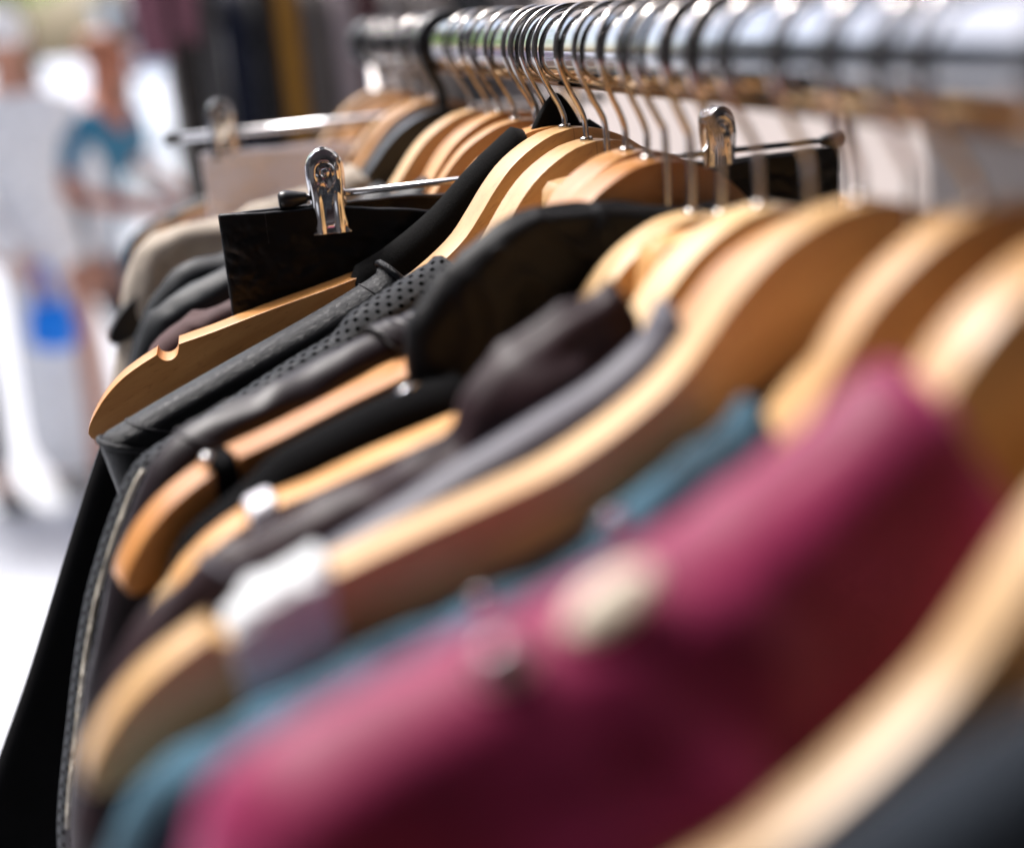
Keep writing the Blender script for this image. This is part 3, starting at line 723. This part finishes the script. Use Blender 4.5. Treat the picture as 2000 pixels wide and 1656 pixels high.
# ------------------------------------------------------------------ black leather skirt on the clips
L_EDGE = leather('skirt_edge_leather', (.010, .010, .012), .30, 1500, .2, .0002, wr=1.0, spec=.5)
def skirt(name, label, Y, xl, xr, ztop, mat, bottom=-.5, band=.042, yaw=0, sag=.010, bulge=.014, seed=0, rim=True, cat='skirt'):
    root = empty(name, (0, Y, 1.5), R(yaw), label=label, cat=cat)
    cx = (xl+xr)/2; a = (xr-xl)/2; n = 420
    zs = [0, -.0008, -.0018]+[-.003-.0012*k for k in range(32)]+[-band+.0010, -band, -band-.0010]+[-band-.0025-.0016*k for k in range(70)]+[-band-.12-.03*k for k in range(12)]
    zs = [z for z in zs if ztop+z > bottom]
    V = []; F = []; U = []
    for j, z in enumerate(zs):
        for i in range(n):
            t = 2*math.pi*i/n; c, s = math.cos(t), math.sin(t)
            u = abs(c)**.75*(1 if c > 0 else -1)
            clipf = min(1, abs(abs(u)-.70)/.22)          # pinched flat where the clips bite
            b = .0022+bulge*(clipf**1.3)*(1-abs(u)**5)*(.75+.25*s)
            b += .010*sstep(0, .2, -z)*(1-abs(u)**6)
            y = (abs(s)**.8*(1 if s > 0 else -1))*b
            x = cx+a*u*(1+.04*sstep(.03, .3, -z))
            sagz = -sag*math.exp(-((abs(u))/.45)**2)*(1 if s < 0 else .35)*max(0, 1+z/.12)
            zz = ztop+z+sagz+.0014*fbm(x*40+seed, s*2, 1)
            q = sstep(.0, .012, -z)
            y += q*(.0026*fbm(x*38+seed, z*55, s*2, 3)+.0008*(1-abs(fbm(x*60+seed+z*30, z*110-x*20, s*2, 3))*3.2)+.0007*fbm(x*260+seed, z*300, s*2, 3))
            if abs(z+band) < .003: y *= .90
            if z < -band: y += .006*fbm(x*70, z*10, s+5, 3)*sstep(band, band+.02, -z)
            V.append((x, y, zz)); U.append((x, z))
    R_ = len(zs)
    for j in range(R_-1):
        for i in range(n): F.append((j*n+i, (j+1)*n+i, (j+1)*n+(i+1) % n, j*n+(i+1) % n))
    o = mesh('body', V, F, mat, root)
    m = o.modifiers.new('solid', 'SOLIDIFY'); m.thickness = .0013; m.offset = 1
    if rim:
        k0 = 1
        tube('rolled_edge', [Vector(V[k0*n+i])+Vector((0, 0, .0004)) for i in list(range(n))+[0]], .0011, L_EDGE, root, 8)
        for off, nm in ((.9, 'seam'),):
            k = [j for j in range(R_) if abs(zs[j]+band) < 1e-6][0]
            pts = [Vector(V[k*n+i])+Vector((0, -.0004 if V[k*n+i][1] < 0 else .0004, 0)) for i in list(range(n))+[0]]
            tube('waist_seam', pts, .0006, THREAD, root, 6)
        k = min(range(n//2, n), key=lambda i: abs(V[i][0]-(xl+.021)))
        tube('side_seam', [Vector(V[j*n+k])+Vector((0, -.0009, 0)) for j in range(0, 14)], .0005, THREAD, root, 6)
    return root
skirt('leather_skirt', 'black crinkled leather skirt clipped by its waistband to the steel hanger', .65, -.1655, .170, -.0655, L_SMOOTH, sag=.017)
skirt('white_skirt', 'blurred off-white skirt hanging from the far clip hanger', .98, -.163, .13, -.063, PALE, bottom=-.45, rim=False, seed=4)

# ------------------------------------------------------------------ garments, back to front
def G(name, label, cat, mat, Y, yaw, pts, **k):
    return garment(name, label, cat, mat, Y, yaw, px_path(pts, Y, yaw), **k)
# far blurred garments
for i, (y, mt, lab, ofs) in enumerate(((1.13, CHARCOAL, 'dark garment farthest along the rail', 0), (1.05, MAROON, 'dull maroon garment far along the rail', .004), (.925, CHARCOAL, 'charcoal jacket beyond the beige jacket', .006))):
    garment('hanging_garment', lab, 'garment', mt, y, 2, [(-.05, -.080-ofs), (-.10, -.098-ofs), (-.15, -.108-ofs), (-.20, -.122-ofs), (-.235, -.150-ofs), (-.25, -.25)], seed=20+i, nS=120, nD=20, neck_z=-.16)
G('beige_jacket', 'blurred beige jacket with its sleeve falling at the far left', 'jacket', BEIGE, .88, 2, [(700, 330), (640, 352), (540, 385), (430, 425), (330, 448), (275, 480), (245, 540), (235, 620), (222, 730), (205, 860)], w=.016, wb=.022, seed=2, neck_z=-.16, fold=.008, crease=.004)
G('charcoal_jacket', 'charcoal jacket with lit folds behind the black leather skirt', 'jacket', CHARCOAL, .80, 4, [(760, 370), (700, 385), (600, 425), (470, 475), (350, 525), (290, 580), (262, 660), (235, 800), (200, 1000)], w=.017, wb=.026, seed=8, neck_z=-.17, fold=.009, crease=.005)
G('grey_shirt', 'grey garment with a pale seam, behind the clip hanger rod', 'shirt', CHARCOAL, .745, 2, [(850, 345), (780, 372), (730, 400), (600, 462), (430, 530), (320, 590), (272, 650), (245, 760), (215, 980)], w=.014, wb=.020, seed=11, neck_z=-.17, crease=.004)
G('maroon_shirt', 'dull maroon garment peeping between the rod and the knit strap', 'shirt', MAROON, .705, 0, [(860, 415), (800, 405), (760, 420), (600, 512), (430, 590), (330, 645), (280, 715), (250, 880), (200, 1050)], w=.012, wb=.018, seed=12, neck_z=-.18, crease=.004)
# black coat making the dark left silhouette
G('black_coat', 'long black coat whose sleeve makes the dark slanting edge at the far left', 'coat', BLACK_WOOL, .672, 2, [(880, 470), (700, 560), (450, 650), (300, 735), (225, 800), (192, 880), (150, 1010), (60, 1300), (-50, 1640)], w=.009, wb=.016, seed=14, neck_z=-.19, fold=.005)
# black knit dress on hanger A
Y_, a_ = .627, -2
kn, ks, knr = G('knit_dress', 'black knit dress whose wide strap covers the middle of the sharp notched hanger', 'dress', KNIT, Y_, a_,
    [(1022, 256, .0108), (960, 283, .0112), (890, 354, .0112), (850, 400, .0112), (800, 446, .011), (740, 492, .0108), (700, 515, .0106), (686, 526, .0103), (684, 545, .010), (690, 590, .008), (700, 660), (660, 800), (560, 950), (480, 1200)],
    w=.0105, wb=.012, seed=15, fold=.003, fine=.0008, neck_z=-.13)
inflate('neck_loop', [(*P(1012, 285, .638, a_), .003), (*P(1030, 240, .638, a_), .003), (*P(1055, 195, .638, a_), .003), (*P(1075, 180, .638, a_), .003), (*P(1098, 200, .638, a_), .003), (*P(1125, 245, .638, a_), .003), (*P(1150, 280, .638, a_), .003)],
        KNIT, kn, w=.003, wb=.003, mid=-.06, nS=60, nD=14, fold=.0)
# grained leather vest on hanger B
Y_, a_ = .608, 12
vst, vs_, vn = G('leather_vest', 'black grained leather vest, its smooth rounded shoulder in sharp focus', 'vest', L_GRAIN, Y_, a_,
    [(757, 526, .0102), (735, 538, .0108), (700, 560, .0108), (600, 620, .0108), (450, 704, .0108), (300, 790, .0108), (235, 830, .0108), (203, 850, .0106), (194, 866, .010), (212, 915, .009), (235, 1000, .008), (215, 1150), (170, 1400)],
    w=.0106, wb=.0130, seed=16, fold=.0008, fine=.0, nS=320, nD=34, neck_z=-.17, mid=-.24)
s1 = vn(*P(757, 532, Y_, a_)); s0 = vn(*P(203, 866, Y_, a_)); s2 = vn(*P(215, 905, Y_, a_))
def ring(name, surf, s, mat, parent, r=.0009, dmax=.045, lift=.0004, ds=0.0):
    """piping / hem running over the shoulder across the ridge"""
    pts = []
    for k in range(26):
        d = dmax*(1-k/25)**2; p = surf(s+ds*d, d, -1); pts.append(p+Vector((0, -lift, 0)) if d > .004 else p+Vector((0, 0, lift)))
    for k in range(1, 14):
        d = .03*(k/13)**2; p = surf(s, d, 1); pts.append(p+Vector((0, lift, 0)))
    return tube(name, [tuple(p) for p in pts], r, mat, parent, 8)
ring('neck_hem', vs_, s1-.0005, L_GRAIN, vst, .0017, .05, .0002)
ring('neck_seam', vs_, s1-.010, THREAD, vst, .0005, .05, .0001)
ring('armhole_hem', vs_, s0+.0005, L_GRAIN, vst, .0016, .05, .0)
ring('armhole_seam', vs_, s0+.010, THREAD, vst, .0005, .05, .0001)
# perforated leather top on hanger C
Y_, a_ = .577, 13
pf, ps, pn = G('perforated_top', 'grey-black leather top punched with rows of small square holes', 'leather top', L_PERF, Y_, a_,
    [(868, 508, .0090), (845, 512, .0104), (810, 530, .0112), (750, 570, .0116), (700, 602, .0116), (675, 622, .0112), (655, 650, .0104), (600, 684, .0100), (520, 734, .0100), (430, 792, .0100), (340, 850, .0100), (285, 886, .0100), (255, 918, .009), (230, 970, .009), (194, 1070), (160, 1200), (132, 1400), (112, 1640)],
    w=.0095, wb=.012, seed=17, fold=.0012, fine=.0006, nS=320, nD=34, neck_z=-.17, mid=-.24)
for off in (0, ):
    qs = pn(*P(262, 918, Y_, a_)); qe = pn(*P(115, 1600, Y_, a_))
    tube('edge_piping', [ps(qs+(qe-qs)*k/60, .0030, -1, .0014) for k in range(61)], .0010, PIPING, pf, 8)
# dark brown satin jacket on the square block hanger
Y_, a_ = .525, 14
sj, ss, sn = G('satin_jacket', 'dark brown satin jacket with a shoulder tab, left of the black wool coat', 'jacket', SATIN, Y_, a_,
    [(860, 560), (835, 590), (800, 622), (770, 634), (715, 655), (650, 690), (560, 735), (450, 790), (380, 828), (345, 850), (314, 882), (284, 930), (255, 1000), (224, 1090), (188, 1240), (160, 1400), (138, 1640)],
    w=.0115, wb=.017, seed=18, fold=.004, fine=.0006, crease=.0022, nS=300, neck_z=-.17, mid=-.24)
q = sn(*P(345, 848, Y_, a_))
ring('sleeve_seam', ss, q, SATIN, sj, .0009, .045, .0001, ds=.30)
qa, qb = sn(*P(800, 622, Y_, a_)), q
tube('shoulder_seam', [ss(qb+(qa-qb)*k/40, .016, -1, .0002) for k in range(41)], .0006, THREAD, sj, 8)
# shoulder tab (an extra layer lying over the ridge)
def tab(name, surf, sa, sb, mat, parent, lift=.0016, dmax=.014, thick=.0014):
    V = []; F = []; n = 16; m = 14
    for i in range(n):
        s = sa+(sb-sa)*i/(n-1)
        for j in range(m):
            d = dmax*(1-j/(m-1))**1.6; p = surf(s, d, -1); nn = Vector((0, -.8, .5)) if d > .003 else Vector((0, -.2, 1))
            V.append(p+nn.normalized()*lift)
        for j in range(1, 6):
            d = .006*(j/5)**1.6; p = surf(s, d, 1); V.append(p+Vector((0, .3, 1)).normalized()*lift)
    w_ = m+5
    for i in range(n-1):
        for j in range(w_-1): F.append((i*w_+j, i*w_+j+1, (i+1)*w_+j+1, (i+1)*w_+j))
    o = mesh(name, V, F, mat, parent); s_ = o.modifiers.new('solid', 'SOLIDIFY'); s_.thickness = thick; s_.offset = 0
    o.modifiers.new('bevel', 'BEVEL').width = .0004
    return o
tab('shoulder_tab', ss, sn(*P(812, 615, Y_, a_)), sn(*P(712, 656, Y_, a_)), SATIN, sj)
ring('tab_seam', ss, sn(*P(728, 650, Y_, a_)), THREAD, sj, .0006, .014, .0028)
# strappy black dress on E2: loops hooked into the notch of its tip
Y_, a_ = .492, 14
sd_, sds, sdn = G('strappy_dress', 'black strappy dress hung by a loop near the tip of the orange toned hanger end', 'dress', BLACK_WOOL, Y_, a_,
    [(900, 760, .004), (800, 830, .006), (700, 900, .008), (560, 960, .008), (430, 1010, .008), (370, 1060, .008), (350, 1150), (330, 1300), (300, 1500)], w=.008, wb=.012, seed=21, neck_z=-.22, mid=-.27)
def armband(name, parent, u0, z_top, z_bot, wid, thick_y, mat, slope=-.3, pad=.0012, wr=0, seed=0, n=40, m=10, bulge=0.0):
    """a strip of material wrapped round a hanger arm"""
    V = []; F = []
    d = Vector((1, 0, -slope)).normalized()
    for j in range(m):
        a = -wid/2+wid*j/(m-1); e = 1 - (abs(2*j/(m-1)-1))**6*.35
        for i in range(n):
            t = 2*math.pi*i/n; c, s = math.cos(t), math.sin(t)
            y = (abs(c)**.5*(1 if c > 0 else -1))*(thick_y/2+pad*e+bulge*.5)
            z = (abs(s)**.55*(1 if s > 0 else -1))
            zz = (z_top+z_bot)/2+z*((z_top-z_bot)/2+pad*e+bulge)
            q = wr*fbm(a*160+seed, t*2.2, 3)+wr*.6*fbm(a*500, t*6+seed, 1)
            V.append((u0+a*d.x+q*.5, y*(1+q*30), zz+a*(-slope)*-1*-1+q))
    for j in range(m-1):
        for i in range(n): F.append((j*n+i, j*n+(i+1) % n, (j+1)*n+(i+1) % n, (j+1)*n+i))
    o = mesh(name, V, F, mat, parent); s_ = o.modifiers.new('solid', 'SOLIDIFY'); s_.thickness = .0008
    return o
k_ = .95
armband('hanging_loop', sd_, -.2000*k_, -.036-.0865*k_-.005, -.036-.114*k_-.005, .009, .017, BLACK_WOOL, slope=-.3, pad=.001, wr=.001)
bm = bmesh.new(); bmesh.ops.create_uvsphere(bm, u_segments=16, v_segments=10, radius=.0024)
o = from_bm('loop_clip', bm, CHROME, sd_); o.location = (-.2000*k_-.005, -.004, -.036-.0865*k_-.0035)
# black wool coat on F1
Y_, a_ = .455, 10
wc, ws, wn = G('wool_coat', 'matt black wool coat with high collar, in the middle of the row', 'coat', BLACK_WOOL, Y_, a_,
    [(905, 745, .008), (880, 738, .010), (850, 742, .0115), (780, 765, .0115), (700, 800, .011), (610, 846, .011), (535, 890, .011), (490, 935, .011), (430, 985, .011), (385, 1022, .011), (345, 1070, .011), (310, 1180), (280, 1350), (250, 1600)],
    w=.0115, wb=.016, seed=22, nS=240, neck_z=-.19, mid=-.27, fold=.004)
COLLAR = leather('black_collar_leather', (.005, .005, .006), .5, 2500, .15, .0002, wr=1.0, spec=.18)
clr = inflate('collar', [(*P(x, y, .470, 6), w_) for x, y, w_ in ((815, 790, .004), (800, 740, .006), (793, 670, .008), (798, 618, .009), (828, 570, .009), (870, 520, .009), (940, 460, .009), (1000, 420, .008), (1060, 402, .007), (1180, 400, .006), (1330, 400, .006), (1480, 400, .006), (1600, 420, .006), (1700, 500, .006), (1750, 640, .006))],
    COLLAR, wc, w=.008, wb=.0105, mid=-.15, squeeze=.5, spine=.25, fold=.002, fine=.0005, crease=.003, cr_sc=16, seed=23, nS=260, nD=36)[0]
clr.location.y = .015
v_ = P(945, 478, .462, 6)
bm = bmesh.new(); bmesh.ops.create_uvsphere(bm, u_segments=20, v_segments=12, radius=.0038)
o = from_bm('button', bm, COLLAR, wc); o.location = (v_[0], -.004, v_[1]); o.scale = (1, .55, .8)
V_ = P(765, 735, .475, 8)
tube('eyelet', [(P(745, 742, .475, 8)[0], .0, P(745, 742, .475, 8)[1]), (P(790, 718, .475, 8)[0], .0, P(790, 718, .475, 8)[1])], .0012, CHROME, wc, 12)
# purple-brown jacket on F3
Y_, a_ = .388, 7
bj, bs, bn = G('silk_jacket', 'purple-brown silky jacket with a crumpled standing collar beside the grey lining', 'jacket', BROWN_SILK, Y_, a_,
    [(1215, 572, .007), (1160, 572, .009), (1090, 605, .011), (1010, 665, .012), (945, 730, .012), (905, 790, .011), (893, 840, .011), (870, 866, .0115), (800, 898, .0115), (700, 946, .0115), (560, 1008, .0115), (440, 1062, .0115), (390, 1095, .0115), (320, 1160, .0105), (255, 1240, .011), (205, 1350), (165, 1500), (130, 1700)],
    w=.0105, wb=.018, seed=24, nS=340, nD=44, neck_z=-.19, mid=-.27, fold=.005, fine=.0010, crease=.0045, cr_sc=15)
q = bn(*P(400, 1090, Y_, a_)); ring('sleeve_seam', bs, q, GREY_LINING, bj, .0009, .03, .0002, ds=.4)
qa = bn(*P(870, 878, Y_, a_)); tube('shoulder_seam', [bs(q+(qa-q)*k/40, .015, -1, .0002) for k in range(41)], .0007, THREAD, bj, 8)
# grey lining jacket
Y_, a_ = .357, 5
G('grey_jacket', 'lilac-grey smooth jacket squeezed against the big foam wrapped hanger', 'jacket', GREY_LINING, Y_, a_,
    [(1300, 600, .009), (1270, 640, .010), (1200, 710, .010), (1100, 780, .010), (900, 900, .010), (760, 990, .010), (600, 1092, .010), (500, 1165, .010), (450, 1225), (432, 1330), (425, 1500), (420, 1700)],
    w=.010, wb=.013, seed=25, neck_z=-.2, mid=-.27, fold=.003, fine=.001)
# white clip in the notch of HF2 and foam on HG
tg = empty('plastic_tag', (0, .42, 1.5), R(4), label='small white plastic clip sitting in the notch of the pale hanger', cat='size clip')
sc2 = .87; tz = -.036-.018
armband('band', tg, -.2*sc2, tz-.0850*sc2, tz-.1135*sc2, .0095, .017, WHITE_PLASTIC, slope=-.3, pad=.0016, wr=.0004)
fm = empty('foam_wrap', (0, .325, 1.5), R(5), label='crumpled white foam strip wrapped round the end of the large blurred hanger', cat='foam wrap')
armband('band', fm, -.1740, -.036-.0775-.0045, -.036-.1065-.010, .0235, .017, WHITE_FOAM, slope=-.3, pad=.0035, wr=.0035, seed=4, m=24, n=60, bulge=.0015)
armband('band', fm, -.1840, -.036-.0830-.0045, -.036-.1190-.007, .012, .017, WHITE_FOAM, slope=-.3, pad=.0030, wr=.004, seed=9, m=16, n=60, bulge=.001)
# teal denim on HT
Y_, a_ = .297, 5
tj, ts, tn = G('denim_jacket', 'teal blue denim jacket between the foam wrapped hanger and the magenta garment', 'jacket', TEAL, Y_, a_,
    [(1470, 800, .008), (1420, 845, .0095), (1370, 872, .011), (1300, 930, .009), (1230, 985, .0095), (1190, 1005, .0115), (1150, 1060, .0095), (1060, 1115, .009), (930, 1165, .0105), (880, 1200, .009), (760, 1262, .010), (600, 1345, .010), (450, 1435, .010), (330, 1500, .010), (270, 1545, .0105), (215, 1640), (190, 1750), (170, 1900)],
    w=.0095, wb=.013, seed=26, neck_z=-.2, mid=-.28, fold=.004, fine=.0012, crease=.0035, cr_sc=24)
for (x_, y_) in ((1192, 1015), (932, 1172)):
    c_ = P(x_, y_, .290, 5)
    bm = bmesh.new(); bmesh.ops.create_uvsphere(bm, u_segments=18, v_segments=10, radius=.0042)
    o = from_bm('metal_button', bm, CHROME, tj); o.location = (c_[0], -.0085, c_[1]); o.scale = (.7, .3, .7)
# magenta garment on HK
Y_, a_ = .235, 8
mg, ms, mn = G('magenta_blouse', 'large magenta garment filling the lower middle, strongly blurred', 'blouse', MAGENTA, Y_, a_,
    [(1850, 1090, .005), (1785, 980, .007), (1750, 860, .009), (1765, 760, .011), (1775, 712, .012), (1730, 715, .012), (1660, 782, .012), (1580, 855, .012), (1500, 918, .012), (1400, 985, .012), (1320, 1040, .012), (1270, 1072, .0125), (1220, 1105, .0125), (1170, 1138, .0125), (1110, 1168, .0125), (1050, 1190, .0125), (1000, 1205, .012), (860, 1268, .012), (700, 1345, .012), (560, 1425, .012), (450, 1505, .012), (400, 1580, .012), (370, 1700), (350, 1850), (320, 2100)],
    w=.0125, wb=.034, ramp_d=(0, .055), seed=27, neck_z=-.17, mid=-.26, fold=.009, fine=.0, crease=.0025, cr_sc=13)
c_ = P(965, 1292, .226, 8)
bm = bmesh.new(); bmesh.ops.create_uvsphere(bm, u_segments=20, v_segments=12, radius=.0060)
o = from_bm('snap_button', bm, metal('dull_snap', (.62, .55, .58), .35), mg); o.location = (c_[0], -.0115, c_[1]); o.scale = (1, .4, .9)
c_ = P(1180, 1178, .224, 8)
bm = bmesh.new(); bmesh.ops.create_uvsphere(bm, u_segments=24, v_segments=14, radius=1)
o = from_bm('shoulder_spot', bm, CREAM, mg, label='pale cream oval spot added on the shoulder'); o.location = (c_[0], -.0105, c_[1]); o.scale = (.0105, .0020, .0046); o.rotation_euler = (R(-52), R(-24), 0)  # made-up oval standing in for a pale spot of unclear origin
# slate garment in the lower right corner
Y_, a_ = .16, 4
G('slate_jacket', 'blurred dark slate jacket in the lower right corner under the nearest hanger', 'jacket', NAVY, Y_, a_,
    [(2300, 1300, .012), (2150, 1360, .012), (2000, 1430, .012), (1850, 1520, .012), (1700, 1620, .012), (1550, 1730, .012), (1400, 1840, .012), (1200, 1980), (1100, 2180)],
    w=.011, wb=.014, seed=28, neck_z=-.2, mid=-.26)
